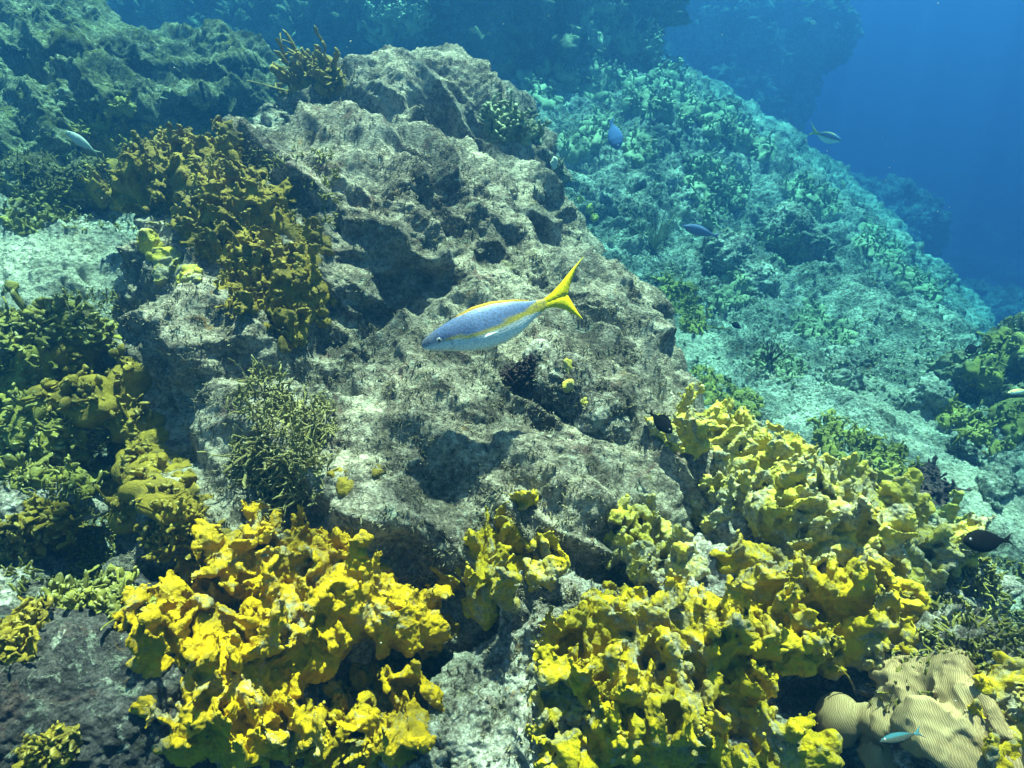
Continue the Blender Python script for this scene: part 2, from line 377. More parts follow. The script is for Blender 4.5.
rock('rock', 'pale rounded knob of rock below the fish tail', [
    (565,385,1.52,.085),(600,420,1.5,.09),(545,360,1.6,.07),(650,450,1.5,.09)], M['rock_pale'], 0.009, 0.04, 2, 0.05, 53)

for i, (lb, bl) in enumerate([('broken olive stone in the left gully under the yellow-green leafy coral', [(60,430,1.5,.10),(95,410,1.5,.07)]),
    ('pale lumpy stone low in the left gully', [(30,510,1.35,.09),(70,500,1.35,.06)]),
    ('whitish stone standing against the foot of the large mound, left of the lower yellow coral', [(120,590,1.25,.07),(150,570,1.3,.07),(145,620,1.2,.06)]),
    ('rounded stone at the left edge below the sand pocket', [(20,350,1.65,.11),(70,330,1.7,.09)]),
    ('pale stone left of the mossy slab', [(15,600,1.2,.07),(50,610,1.2,.05)]),
    ('grey stone on the near side of the shaded boulder beside the pale silvery fish', [(40,190,2.3,.14),(95,185,2.3,.11)])]):
    rock('rock', lb, bl, M['rock_pale'] if i in (1, 2, 4) else M['rock_olive'], 0.012, 0.04, 2, 0.07, 61+i, group='loose stones in the left gully')

for i, (lb, bl) in enumerate([('low rubbly rock in the sand channel left of the rock at the right edge', [(930,400,2.6,.10),(905,410,2.6,.08)]),
    ('rubble rock at the head of the sand channel behind the yellow bank', [(830,385,2.8,.12),(800,395,2.7,.08)]),
    ('flat pale rock in the sand channel above the maroon clump', [(965,440,2.3,.09,.07,.05),(990,460,2.2,.06)]),
    ('rubble at the right edge below the brown rock', [(1010,500,1.95,.09),(985,510,1.9,.06)]),
    ('dark low rock on the lower teal slope just above the sand channel', [(865,368,3.0,.13,.1,.08),(840,362,3.1,.08)]),
    ('lumpy outcrop on the teal slope right of the mound', [(720,270,3.9,.20),(750,285,3.8,.16)]),
    ('ragged outcrop on the upper teal slope below the far ledge', [(790,240,4.3,.24),(820,255,4.2,.18)])]):
    rock('rock', lb, bl, M['reef'], 0.016 if bl[0][2] < 3.5 else .03, 0.05, 2, 0.12, 81+i, group='rubble rocks on the slope')

# ------------------------------------------------------------------ haze (the water itself)
bpy.ops.mesh.primitive_cube_add(size=1, location=(0, 0, 0)); hz = bpy.context.object; hz.name = 'haze'; hz.data.name = 'haze'
x0, x1, y0, y1, z0, z1 = -50, 50, -6, 50, -12, 0.9
hz.location = ((x0+x1)/2, (y0+y1)/2, (z0+z1)/2); hz.scale = (x1-x0, y1-y0, z1-z0)
tag(hz, 'blue sea water that fades the far reef', kind='stuff')
hm = bpy.data.materials.new('sea_water_haze'); hm.use_nodes = True; nt = hm.node_tree; nt.nodes.clear()
out = nt.nodes.new('ShaderNodeOutputMaterial'); pv = nt.nodes.new('ShaderNodeVolumePrincipled')
pv.inputs['Density'].default_value = 0.40
pv.inputs['Color'].default_value = (0.0003, 0.042, 0.112, 1)
pv.inputs['Absorption Color'].default_value = (0.0, 0.57, 0.74, 1)
pv.inputs['Anisotropy'].default_value = 0.55
nt.links.new(pv.outputs[0], out.inputs['Volume']); hz.data.materials.append(hm)

# ------------------------------------------------------------------ unseen sheet overhead, added as a sun gobo: caustic net painted into its transparency
n = 60; gx = np.linspace(-12, 12, n); X, Y = np.meshgrid(gx, gx); Zs = 3.2+0.0*X
Vs = np.stack([X.ravel(), Y.ravel(), (Zs+0.04*np.sin(X*2.3+Y)+0.03*np.cos(Y*3.1-X)).ravel()], 1)
i = np.arange(n-1)[:, None]*n+np.arange(n-1)[None]; Qs = np.stack([i, i+1, i+1+n, i+n], -1).reshape(-1, 4)
sm = bpy.data.materials.new('painted_caustics'); sm.use_nodes = True; nt = sm.node_tree; nt.nodes.clear()
g = nt.nodes.new('ShaderNodeNewGeometry'); tr = nt.nodes.new('ShaderNodeBsdfTransparent'); out = nt.nodes.new('ShaderNodeOutputMaterial')
wob = nt.nodes.new('ShaderNodeVectorMath'); wob.operation = 'ADD'
nz = nt.nodes.new('ShaderNodeTexNoise'); nz.inputs['Scale'].default_value = 2.2; nz.inputs['Detail'].default_value = 2
nt.links.new(g.outputs['Position'], nz.inputs['Vector']); sc_ = nt.nodes.new('ShaderNodeVectorMath'); sc_.operation = 'SCALE'; sc_.inputs['Scale'].default_value = 0.45
nt.links.new(nz.outputs['Color'], sc_.inputs[0]); nt.links.new(g.outputs['Position'], wob.inputs[0]); nt.links.new(sc_.outputs[0], wob.inputs[1])
e1 = voro(nt, wob.outputs[0], 3.6, 'DISTANCE_TO_EDGE'); e2 = voro(nt, wob.outputs[0], 6.1, 'DISTANCE_TO_EDGE')
c1 = ramp(nt, e1, [(0.0, 1.0), (0.07, 0.5), (0.30, 0.12)]); c2 = ramp(nt, e2, [(0.0, 0.9), (0.09, 0.42), (0.30, 0.12)])
mul = nt.nodes.new('ShaderNodeVectorMath'); mul.operation = 'SCALE'; mul.inputs['Scale'].default_value = 3.2
nt.links.new(mix(nt, 0.5, c1, c2), mul.inputs[0]); nt.links.new(mul.outputs[0], tr.inputs['Color']); nt.links.new(tr.outputs[0], out.inputs['Surface'])
ws = link('caustic_gobo', mesh_from('caustic_gobo', Vs, Qs), sm); tag(ws, kind='structure')
# ------------------------------------------------------------------ growth on the rocks
_bv = {}
def hit(u, v, only=None, org=None, d=None):
    """nearest rock surface along a sight line: (point, normal, depth)"""
    dg = bpy.context.evaluated_depsgraph_get()
    o = Vector(CAM if org is None else org); dr = Vector(ray(u, v) if d is None else d); best = None
    for r in (only or ROCKS):
        if r.name not in _bv: _bv[r.name] = (BVHTree.FromObject(r, dg), r.matrix_world.translation.copy() if r.location.length == 0 else r.location.copy())
        b, off = _bv[r.name]
        p, nn, _, dist = b.ray_cast(o-off, dr.normalized())
        if p is not None and (best is None or dist < best[2]):
            best = (np.array(p+off), np.array(nn), dist)
    if best is None: return None
    p, nn, dist = best
    if np.dot(nn, np.array(dr)) > 0: nn = -nn
    return p, nn, float(np.dot(p-CAM, FWD))

def coral_mat(name, main, dark, tip, dead=0.35, deadcol=(0.36, 0.33, 0.26), bumpd=0.003, sc=1.0):
    m, nt, b, g = base_mat(name, 0.6, 0.3); P = g.outputs['Position']
    a = nt.nodes.new('ShaderNodeAttribute'); a.attribute_name = 'tip'
    c = ramp(nt, noise(nt, P, 14*sc, 5, 0.7), [(0.36, dark), (0.56, main)])
    t = math_(nt, 'ADD', a.outputs['Fac'], math_(nt, 'MULTIPLY', math_(nt, 'SUBTRACT', noise(nt, P, 40, 4, 0.7), 0.5), 0.7))
    c = mix(nt, ramp(nt, t, [(0.55, 0.0), (1.0, 0.85)]), c, tip)
    if dead:
        c = mix(nt, ramp(nt, noise(nt, P, 9*sc, 7, 0.78, 0.8), [(0.60-0.16*dead, 0.0), (0.67-0.12*dead, 0.9)]), c,
                ramp(nt, noise(nt, P, 130, 4, 0.8), [(0.38, (0.10, 0.085, 0.07)), (0.62, deadcol)]))
    nt.links.new(c, b.inputs['Base Color'])
    c = mix(nt, ramp(nt, noise(nt, P, 75, 5, 0.8, .4), [(0.36, 0.55), (0.47, 0.0)]), c, tuple(x*.45 for x in dark))
    nt.links.new(c, b.inputs['Base Color'])
    n1 = bump(nt, b, noise(nt, P, 90, 5, 0.8), bumpd*2.2)
    bump(nt, b, voro(nt, P, 260), bumpd*0.3, 0.6, n1)
    return m
M['golden'] = coral_mat('fire_coral_golden', (0.56, 0.30, 0.004), (0.30, 0.175, 0.008), (0.80, 0.56, 0.10), 0.34)
M['yellow'] = coral_mat('fire_coral_yellow', (0.54, 0.345, 0.008), (0.29, 0.20, 0.012), (0.76, 0.60, 0.16), 0.6)
M['yellow_pale'] = coral_mat('fire_coral_pale', (0.62, 0.47, 0.06), (0.38, 0.30, 0.05), (0.80, 0.74, 0.44), 0.85, (0.44, 0.41, 0.33))
M['mustard'] = coral_mat('fire_coral_mustard', (0.29, 0.185, 0.014), (0.12, 0.082, 0.012), (0.60, 0.45, 0.14), 0.0)
M['olive'] = coral_mat('fire_coral_olive', (0.26, 0.22, 0.035), (0.11, 0.105, 0.025), (0.58, 0.54, 0.28), 0.1)
M['pale_twig'] = coral_mat('pale_twigs', (0.30, 0.25, 0.09), (0.15, 0.12, 0.05), (0.72, 0.66, 0.45), 0.0)
M['teal'] = coral_mat('pale_green_coral', (0.27, 0.31, 0.18), (0.13, 0.16, 0.09), (0.52, 0.56, 0.36), 0.0)

def finish(name, V, Q, mat, label, cat, group, tip=None):
    me = mesh_from(name, V, Q); c = V.mean(0); recenter(me, c)
    if tip is not None:
        a = me.attributes.new('tip', 'FLOAT', 'POINT'); a.data.foreach_set('value', tip.astype(np.float32))
    o = link(name, me, mat); o.location = c; tag(o, label, cat, group); return o

def components(nv, Q):
    lab = np.arange(nv)
    while True:
        mn = lab[Q].min(1); new = lab.copy()
        for c in range(4):
            o = np.argsort(-mn, kind='stable'); new[Q[o, c]] = np.minimum(new[Q[o, c]], mn[o])
        new = np.minimum(new, lab); new = new[new]; new = new[new]
        if (new == lab).all(): return lab
        lab = new
def extract(V, Q, T, keep):
    idx = np.full(len(V), -1); idx[keep] = np.arange(keep.sum()); q = Q[keep[Q[:, 0]]]
    return V[keep], idx[q], (None if T is None else T[keep])

def lumpy(name, label, mains, mat, seed, knobs=26, kr=(0.010, 0.020), blades=0, bl=(0.03, 0.055), h=0.004, k=0.006, group=None, lump=0.010, cat='coral', sink=0.25, up=0.6, fill=5, ms=1.2, fold=1.45):
    """crust of knobs and upright plates: mains = (u, v, radius, depth offset)"""
    rng = np.random.default_rng(seed); B = []; S = []
    for mn in mains:
        u, v, r = mn[:3]; dt = mn[3] if len(mn) > 3 else 0
        S.append((u, v, r*ms, dt)); H = hit(u, v); pr = r*610/(H[2] if H else 1.2)
        for _ in range(fill):
            a = rng.random()*6.283; q = pr*rng.uniform(.6, 1.25); S.append((u+q*math.cos(a), v+q*math.sin(a)*.8, r*rng.uniform(.4, .75), dt*.5))
    z0 = None
    for u, v, r, dt in S:
        H = hit(u, v)
        if H is None: continue
        p, nn, t = H
        if z0 is None: z0 = t
        if abs(t-z0) > 0.4*z0: continue
        c = at(u, v, t+dt)-(nn*r*sink if dt == 0 else 0)
        R = rotmat(rng, nn, 0.4); e = np.array([r*rng.uniform(.85, 1.2), r*rng.uniform(.8, 1.1), r*rng.uniform(.45, .7)])
        B.append((c, e, R))
        for _ in range(int(knobs*0.7*(r/0.06)**2)):
            d = rng.normal(size=3); d /= np.linalg.norm(d)
            if d[1] > 0.6: continue
            w = R@(d*e); q = c+w*rng.uniform(.92, 1.08); wn_ = w/np.linalg.norm(w)
            if wn_@nn < -0.2: continue
            kk = 0.55*rng.uniform(*kr)*rng.choice([0.7, 1.0, 1.0, 1.5])
            B.append((q, np.array([kk, kk*rng.uniform(.6, 1), kk*rng.uniform(1.0, 1.9)]), rotmat(rng, wn_+np.array([0, 0, up]), 0.5)))
        for _ in range(int(blades*(r/0.06)**2+rng.random())):
            d = rng.normal(size=3); d[2] = abs(d[2])+0.3; d[1] -= 0.4; d /= np.linalg.norm(d)
            q = c+d*r*rng.uniform(.6, 1.0); L = rng.uniform(*bl)
            B.append((q+np.array([0, 0, L*.3]), np.array([L*rng.uniform(.35, .6), L*0.09+0.003, L]), rotmat(rng, np.array([0, -.15, 1])+d*0.5, 0.5)))
    V, Q = sdf_body(B, h, k, (lump*fold, 0.060 if lump > .007 else 0.035, seed))
    lab = components(len(V), Q); ids, cnt = np.unique(lab, return_counts=True); o = np.argsort(-cnt); rank = np.full(len(V), 99); pc = []
    for i in o[:5]:
        if len(pc) and (cnt[i] < 0.02*len(V) or cnt[i] < 100): continue
        rank[lab == ids[i]] = len(pc); pc.append(i)
    keep = rank < 99; V, Q, rank = extract(V, Q, rank, keep)
    V = V.astype(np.float32); n = normals(V, Q)
    V = V+n*(fbm(V, 0.05, 2, seed)*0.006)[:, None]
    fr = rank[Q[:, 0]]; V, Q = subdivide(V, Q, 1); n = normals(V, Q); rank = np.full(len(V), 99); rank[Q.ravel()] = np.repeat(np.repeat(fr, 4), 4)
    W = V+0.020*np.stack([perlin(V/0.05, 91), perlin(V/0.05, 92), perlin(V/0.05, 93)], 1)
    w = worley(V/0.016, seed); r2 = np.clip(1-2.4*np.abs(perlin(W/0.03, seed+9)), -.4, 1)
    V = V+n*(lump*0.22*(r2-.2)+lump*0.28*(0.5-w)+lump*.22*perlin(V/0.007, 5))[:, None]
    Vs = V.copy(); cnt_ = np.zeros(len(V))                 # growing edges: where the surface bends outward
    acc = np.zeros_like(V)
    for c_ in range(4):
        for e_ in (1, 3):
            for x_ in range(3): acc[:, x_] += np.bincount(Q[:, c_], V[Q[:, (c_+e_) % 4], x_], len(V))
            cnt_ += np.bincount(Q[:, c_], minlength=len(V))
    cv = ((V-acc/np.maximum(cnt_, 1)[:, None])*n).sum(1); tip = np.clip(0.15+cv/0.0005*0.35, 0, 1)
    V0, Q0, T0 = extract(V, Q, tip, rank == 0); root = finish(name, V0, Q0, mat, label, cat, group, T0)
    for i in range(1, len(pc)):
        V1, Q1, T1 = extract(V, Q, tip, rank == i); c = V1.mean(0); me = mesh_from('lobe', V1-c, Q1)
        a = me.attributes.new('tip', 'FLOAT', 'POINT'); a.data.foreach_set('value', T1.astype(np.float32))
        l = link('lobe', me, mat, root); l.location = Vector(c)-root.location
    return root

def tubes(paths, radii, flat, rng, sides=6):
    """many tapered round-tipped branches in one mesh: paths (N,K,3), radii (N,K), flattening across a random direction"""
    N, K, _ = paths.shape
    T = np.gradient(paths, axis=1); T /= np.linalg.norm(T, axis=2, keepdims=True)+1e-9
    ref = rng.normal(size=(N, 1, 3)); A = np.cross(T, ref); A /= np.linalg.norm(A, axis=2, keepdims=True)+1e-9
    Bv = np.cross(T, A); th = np.arange(sides)/sides*2*np.pi
    V = paths[:, :, None]+radii[:, :, None, None]*(np.cos(th)[None, None, :, None]*A[:, :, None]+flat*np.sin(th)[None, None, :, None]*Bv[:, :, None])
    V = V.reshape(-1, 3)
    base = (np.arange(N)*K*sides)[:, None, None]; kk = (np.arange(K-1)*sides)[None, :, None]; s = np.arange(sides)[None, None]; s2 = (s+1) % sides
    Q = np.stack([base+kk+s, base+kk+s2, base+kk+sides+s2, base+kk+sides+s], -1).reshape(-1, 4)
    tip = np.repeat(np.tile(np.linspace(0, 1, K)**3, N), sides)
    return V, Q, tip
def bush(name, label, spots, mat, seed, n=200, L=(0.03, 0.06), r=0.005, flat=0.45, up=0.7, spread=0.5, kids=2, group=None, cat='coral', clump=1.0, knob=0.25, only=None):
    """branching clump: spots = (u, v, picture radius) patches of rock it grows from"""
    rng = np.random.default_rng(seed); P0 = []; N0 = []
    area = sum(s[2]**2 for s in spots)
    for u, v, pr in spots:
        m = max(3, int(n*pr*pr/area)); 
        for _ in range(m):
            a = rng.random()*6.283; q = pr*math.sqrt(rng.random())
            H = hit(u+q*math.cos(a), v+q*math.sin(a), only)
            if H is None: continue
            H0 = H[2]
            P0.append(H[0]); N0.append(H[1])
    P0 = np.array(P0); N0 = np.array(N0)
    med = np.median(np.linalg.norm(P0, axis=1)); dd = np.linalg.norm(P0-np.median(P0, 0), axis=1); keep = dd < 2.6*np.median(dd); P0, N0 = P0[keep], N0[keep]
    cen = P0.mean(0); allV, allQ, allT = [], [], []; off = 0; K = 6
    def grow(P, D, Lg, R):
        nonlocal off
        N = len(P); s = np.array([0, .28, .55, .8, .97, 1.02])
        bend = rng.normal(size=(N, 3))*0.35
        path = P[:, None]+D[:, None]*(s[None, :, None]*Lg[:, None, None])+bend[:, None]*((s**2)[None, :, None]*Lg[:, None, None])
        path += rng.normal(size=path.shape)*Lg[:, None, None]*0.035
        prof = np.array([.9, 0.85, 0.95, 1.1, 0.85, 0.1]); rad = R[:, None]*prof[None]*(1+knob*rng.normal(size=(N, K)))*np.linspace(.8, 1.25, K)[None]
        rad[:, -1] = R*0.2; rad = np.abs(rad)
        V, Q, T = tubes(path, rad, flat, rng); allV.append(V); allQ.append(Q+off); allT.append(T); off += len(V)
        return path
    D = N0*spread+np.array([0, 0, up])+rng.normal(size=P0.shape)*0.38+(P0-cen)*1.0; D /= np.linalg.norm(D, axis=1)[:, None]
    Lg = rng.uniform(L[0], L[1], len(P0)); R = r*np.exp(rng.normal(size=len(P0))*.26); Lg = Lg*np.exp(rng.normal(size=len(P0))*.22)
    path = grow(P0-D*0.01, D, Lg, R)
    for _ in range(kids):
        j = rng.integers(2, K-1, len(P0)); st = path[np.arange(len(P0)), j]
        D2 = D+rng.normal(size=D.shape)*0.75; D2 /= np.linalg.norm(D2, axis=1)[:, None]
        grow(st, D2, Lg*rng.uniform(.35, .7, len(P0)), R*0.8)
    # the encrusting base the branches share
    sub = rng.permutation(len(P0))[:90]; rr_ = min(max(r*2.2, np.median(np.linalg.norm(P0-cen, axis=1))*0.24), r*6); B = []
    for i_ in sub: B.append((P0[i_]-N0[i_]*rr_*.25, np.array([rr_*rng.uniform(.8, 1.2), rr_*rng.uniform(.8, 1.2), rr_*.42]), rotmat(rng, N0[i_], 0.15)))
    V, Q = sdf_body(B, rr_*0.3, rr_*0.3); V = V+normals(V, Q)*(rr_*.35*perlin(V/(rr_*1.2), seed))[:, None]
    allV.append(V); allQ.append(Q+off); allT.append(np.clip(.3*perlin(V/rr_, 3), 0, 1))
    return finish(name, np.concatenate(allV).astype(np.float32), np.concatenate(allQ), mat, label, cat, group, np.concatenate(allT))

# lower left mound: an overhanging shelf of knobs above a dark hollow
lumpy('fire_coral', 'bright yellow knobbly fire coral mound at the lower left, overhanging a dark hollow', [
    (255,560,.060),(305,575,.070),(225,610,.070),(290,620,.075,-.03),(350,600,.060,-.05),(395,615,.050,-.08),(425,628,.035,-.08),(180,640,.055),(230,660,.060,-.02),
    (170,600,.035),(265,540,.035),(330,560,.045),(200,580,.04),(370,580,.03,-.02),(215,700,.045),(250,640,.05),(280,690,.045),(190,735,.040),(260,740,.045),(240,700,.04),(310,655,.04,-.03)], M['golden'], 101, 30, blades=3)
lumpy('fire_coral', 'deep yellow folded fire coral lining the dark hollow under the lower left mound', [
    (345,690,.07,.02),(390,700,.06,.04),(330,745,.06),(380,745,.05),(420,660,.04,.05)], M['golden'], 102, 10, (0.012, 0.022), 6, (0.04, 0.06))
lumpy('fire_coral', 'yellow fire coral with a ribbed plate and pointed crest in the lower centre', [
    (525,500,.022,-.02),(510,535,.040),(480,545,.035),(545,545,.03),(450,580,.022),(485,600,.045,-.04),(500,565,.04),(545,570,.025)], M['yellow'], 103, 24, (0.008, 0.016), 5, ms=1.05, fill=3)
lumpy('fire_coral', 'broad bright yellow fire coral with fat folds at the bottom centre right', [
    (600,640,.05),(640,665,.06),(690,640,.065),(640,710,.065),(600,700,.05,.0),(690,700,.07),(730,680,.05),(560,640,.03),(720,620,.05),(580,700,.05),(565,745,.04),(545,690,.03),(620,610,.035),(580,745,.045),(650,750,.05),(740,640,.04)], M['yellow'], 104, 26, blades=3)
lumpy('fire_coral', 'long bank of pale yellow bladed fire coral below the right-hand sand channel', [
    (700,430,.045),(740,450,.055),(780,470,.060),(730,490,.04),(815,500,.060),(850,490,.05),(860,530,.06),(810,540,.06),(905,530,.06),(945,545,.05),(900,560,.05),(770,520,.05),(700,520,.03),(680,440,.03)], M['yellow_pale'], 105, 22, (0.008, 0.018), 6, (0.03, 0.06))
lumpy('fire_coral', 'yellow fire coral with rounded knobs hanging over a dark gap at the right', [
    (790,590,.055,-.02),(840,600,.055,-.02),(760,600,.05),(880,595,.05),(850,640,.045,-.03),(800,640,.05,-.03),(890,630,.04),(750,570,.04)], M['yellow'], 106, 30, (0.010, 0.020), 2)
lumpy('fire_coral', 'flat ochre fire coral crust at the bottom edge right of the fat yellow folds', [
    (710,745,.045),(760,740,.045),(800,760,.04),(760,765,.04)], M['yellow'], 107, 16, (0.010, 0.02), 1)
lumpy('fire_coral', 'orange-yellow fire coral in the lower right corner beyond the brain coral', [
    (985,700,.035),(1010,730,.04),(1015,690,.03),(1000,760,.04),(1000,715,.04)], M['yellow'], 108, 20, (0.006, 0.012), 3, (0.02, 0.035))
lumpy('fire_coral', 'pale whitish yellow fire coral ridge in the centre left of the bank of blades', [
    (625,540,.03),(640,570,.03),(655,530,.03),(620,515,.02),(670,560,.03)], M['yellow_pale'], 109, 16, (0.006, 0.014), 6, (0.03, 0.05))
# ------------------------------------------------------------------ branching corals and algae
UL = 'bushy mustard fire corals on the large mound'
def shrub(label, spots, seed, n, L, r, group=None, mat='mustard', fold=2.0):
    sz = [(u, v, pr*hit(u, v)[2]/610*1.05) for u, v, pr in spots]
    o = lumpy('fire_coral', label, sz, M[mat], seed, 14, (0.006, 0.012), 9, (0.018, 0.034), h=0.005, lump=0.009, group=group, fold=fold, fill=4, ms=.95, sink=.4)
    b = bush('branches', None, spots, M[mat], seed+50, n, L, r, 0.26, 0.6, 0.9, 1, None, None); b.parent = o; b.location = b.location-o.location
shrub('ragged mustard fire coral at the top left corner of the large mound', [(120,160,24),(150,150,26),(190,160,28),(150,190,26),(225,150,18),(125,190,18)], 201, 170, (0.018, 0.040), 0.0085, UL)
shrub('mustard fire coral draped down the left shoulder of the large mound', [(235,190,24),(260,225,26),(205,225,24),(245,255,24),(285,200,12)], 202, 170, (0.015, 0.035), 0.0075, UL)
shrub('mustard fire coral in the shadowed hollow left of the fish', [(275,290,24),(310,300,20),(240,295,20),(300,255,18),(285,330,16)], 203, 160, (0.014, 0.032), 0.0065, UL)
bush('branching_coral', 'thicket of thin pale-tipped twigs below the shadowed hollow on the mound', [(265,400,26),(290,435,32),(315,420,22),(255,465,26),(300,475,28),(270,500,18)], M['pale_twig'], 204, 620, (0.018, 0.042), 0.0022, 0.7, 0.5, 0.9, 2)
bush('branching_coral', 'mustard blades up the lower left edge of the large mound', [(125,375,16),(130,420,18),(140,465,20),(125,500,16),(165,500,16)], M['mustard'], 205, 260, (0.014, 0.035), 0.009, 0.4, 0.7, 0.8, 1)
bush('branching_coral', 'small mustard tuft just above the lower left yellow mound', [(185,525,20),(215,545,16),(160,545,14)], M['mustard'], 206, 160, (0.015, 0.03), 0.005, 0.6, 0.6, 0.8, 2)
lumpy('fire_coral', 'smooth yellow crust on the mound just below the topmost mustard bush', [(165,262,.04),(185,275,.03),(150,245,.03)], M['yellow_pale'], 207, 16, (0.008, 0.014), 0, lump=0.006)
lumpy('fire_coral', 'mustard crust low on the left side of the mound beside the blades', [(150,440,.035),(170,470,.03),(190,500,.03),(120,440,.03)], M['mustard'], 208, 16, (0.008, 0.014), 1, (0.02, 0.03), lump=0.006)
lumpy('fire_coral', 'small yellow knob cluster on the rock right of the twig thicket', [(345,482,.018),(335,470,.015),(378,470,.012)], M['mustard'], 209, 12, (0.005, 0.008), 0, fill=3, lump=0.004, sink=.55)
lumpy('fire_coral', 'thin yellow crust patch on the pale knob of rock below the fish tail', [(572,385,.014),(578,402,.014),(568,370,.01)], M['yellow_pale'], 210, 20, (0.004, 0.008), 1, (0.012, 0.02), h=0.003, fill=4, lump=0.003, sink=.6)
bush('branching_coral', 'dull weed hanging under the ledges of the shaded boulder', [(120,120,18),(90,140,16)], M['olive'], 299, 130, (0.02, 0.045), 0.006, 0.4, 0.6, 0.8, 1)
LC = [
 ('bush', 'olive blades at the left edge under the sand pocket', [(20,330,22),(60,320,20),(95,335,16)], 'olive', 0.030, 0.008),
 ('bush', 'yellow-green leafy coral halfway down the left gully', [(75,370,18),(90,395,16),(60,400,14)], 'mustard', 0.030, 0.009),
 ('bush', 'dark olive coral against the left edge of the picture', [(15,400,20),(10,440,20),(35,370,14)], 'olive', 0.028, 0.008),
 ('bush', 'olive leafy clump in the middle of the left gully', [(60,450,24),(85,475,20),(30,470,18)], 'olive', 0.030, 0.008),
 ('bush', 'mustard clump low in the left gully, above the green-topped stones', [(50,520,22),(20,540,20),(80,540,18)], 'mustard', 0.025, 0.008),
 ('bush', 'olive fringe on the small ledge left of the lower yellow mound', [(110,590,20),(70,590,20),(130,610,16)], 'olive', 0.022, 0.006),
 ('bush', 'yellow-green tuft on the slab in the lower left corner', [(60,745,18),(35,755,14)], 'mustard', 0.014, 0.005),
 ('bush', 'small leafy tuft beside the shaded slab at the left edge', [(15,640,18),(30,615,16)], 'mustard', 0.020, 0.006),
 ('bush', 'brownish weed left of the sand pocket below the shaded boulder', [(60,205,20),(25,215,20),(95,200,14)], 'olive', 0.030, 0.007),
 ('bush', 'tall olive bush on top of the large mound at its back left corner', [(300,75,14),(318,60,12),(330,82,12),(285,85,10)], 'mustard', 0.060, 0.008),
]
for i, (kd, lb, sp, mt, L, r) in enumerate(LC):
    bush('branching_coral', lb, sp, M[mt], 300+i, 190, (L*.6, L*1.3), r, 0.4, 0.6, 0.9, 1, 'leafy corals and weeds around the left gully')
RC = [
 ('grey-brown branching coral behind the pale yellow bank, beside the sand channel', [(850,450,22),(880,460,22),(900,480,18),(830,430,16)], 'olive', 0.030, 0.004, 300),
 ('brown branching coral at the top of the yellow bank, left of its tallest blades', [(720,400,20),(700,385,18),(745,405,16)], 'olive', 0.025, 0.004, 220),
 ('brownish bush on the right flank of the large mound', [(680,300,16),(695,320,14),(665,290,12)], 'olive', 0.045, 0.006, 150),
 ('green-brown growth on the rock at the right edge', [(1005,350,16),(985,375,14),(1015,420,16)], 'olive', 0.035, 0.006, 150),
 ('low brown tuft at the foot of the rock at the right edge', [(975,430,14),(950,415,12),(1000,455,12)], 'olive', 0.035, 0.006, 120),
]
for i, (lb, sp, mt, L, r, n) in enumerate(RC):
    bush('branching_coral', lb, sp, M[mt], 330+i, n, (L*.6, L*1.3), r, 0.6, 0.6, 0.8, 2)
MR = [
 ('pale green staghorn thicket on the far ledge right of the mound summit', [(520,95,20),(550,85,22),(590,80,22),(620,90,18)], .11),
 ('pale green coral thicket on the far ledge, directly right of the staghorn thicket', [(650,95,22),(680,110,20),(665,80,14)], .12),
 ('green feathery corals along the far ledge edge above the small far fish', [(715,120,18),(740,135,16),(765,148,12)], .12),
 ('yellow-green bush on the slope below the far ledge', [(705,180,20),(730,190,18),(715,210,14)], .11),
 ('pale coral clump on the crest of the highest far ridge', [(650,50,14),(680,62,12)], .14),
 ('green corals on the far slope left of the yellow-green bush', [(600,130,18),(575,145,14),(640,150,16)], .09),
 ('dim coral clump at the foot of the dark wall', [(500,125,16),(530,130,14)], .09),
 ('spiky coral on the slope edge below the small far fish', [(800,190,14),(825,205,14)], .08),
 ('brownish coral on the right rim of the slope', [(870,240,14),(890,255,12)], .08),
 ('coral tuft near the lower right rim of the slope', [(930,290,12),(910,278,12)], .08),
 ('short growth in the middle of the teal slope', [(790,250,18),(770,240,14)], .05),
 ('short growth on the teal slope above the sand channel', [(810,320,18),(840,335,14)], .05),
 ('weed on the lower teal slope close behind the yellow bank', [(790,370,14),(765,360,12)], .05),
 ('weed on the teal slope right of the mound', [(735,290,16),(720,300,12)], .05),
 ('dim bush on the dark wall at the top centre', [(380,25,20),(410,15,18)], .12),
 ('dim coral clump on the upper right shoulder of the dark wall', [(600,25,18),(625,40,12)], .12),
]
for i, (lb, sp, L) in enumerate(MR):
    bush('branching_coral', lb, sp, M['teal'], 360+i, 120, (L*.3, L*.75), L*.10, 0.6, 0.9, 0.5, 2, 'far branching corals on the reef slope')

M['turf'] = coral_mat('brown_turf', (0.30, 0.24, 0.15), (0.15, 0.12, 0.08), (0.48, 0.41, 0.29), 0.0)
# dark maroon growths and sponges
M['maroon'] = coral_mat('maroon_growth', (0.060, 0.022, 0.024), (0.025, 0.012, 0.014), (0.12, 0.06, 0.05), 0.0)
M['white_sponge'] = coral_mat('white_sponge', (0.62, 0.64, 0.56), (0.45, 0.47, 0.38), (0.8, 0.8, 0.72), 0.0)
bush('red_algae', 'dark maroon tuft in the crevice below the fish', [(518,380,10),(525,372,8)], M['maroon'], 401, 260, (0.012, 0.026), 0.0035, 0.7, 0.5, 0.9, 2, cat='algae')
bush('red_algae', 'dark maroon clump hanging at the right end of the pale yellow bank', [(925,480,14),(940,492,10),(915,500,10)], M['maroon'], 402, 200, (0.012, 0.03), 0.006, 0.6, 0.4, 0.9, 2, cat='algae')
lumpy('sponge', 'small white ball sponge on the far side of the mound ridge', [(552,163,.020)], M['white_sponge'], 403, 6, (0.006, 0.01), fill=0, sink=-0.6, lump=0.003)
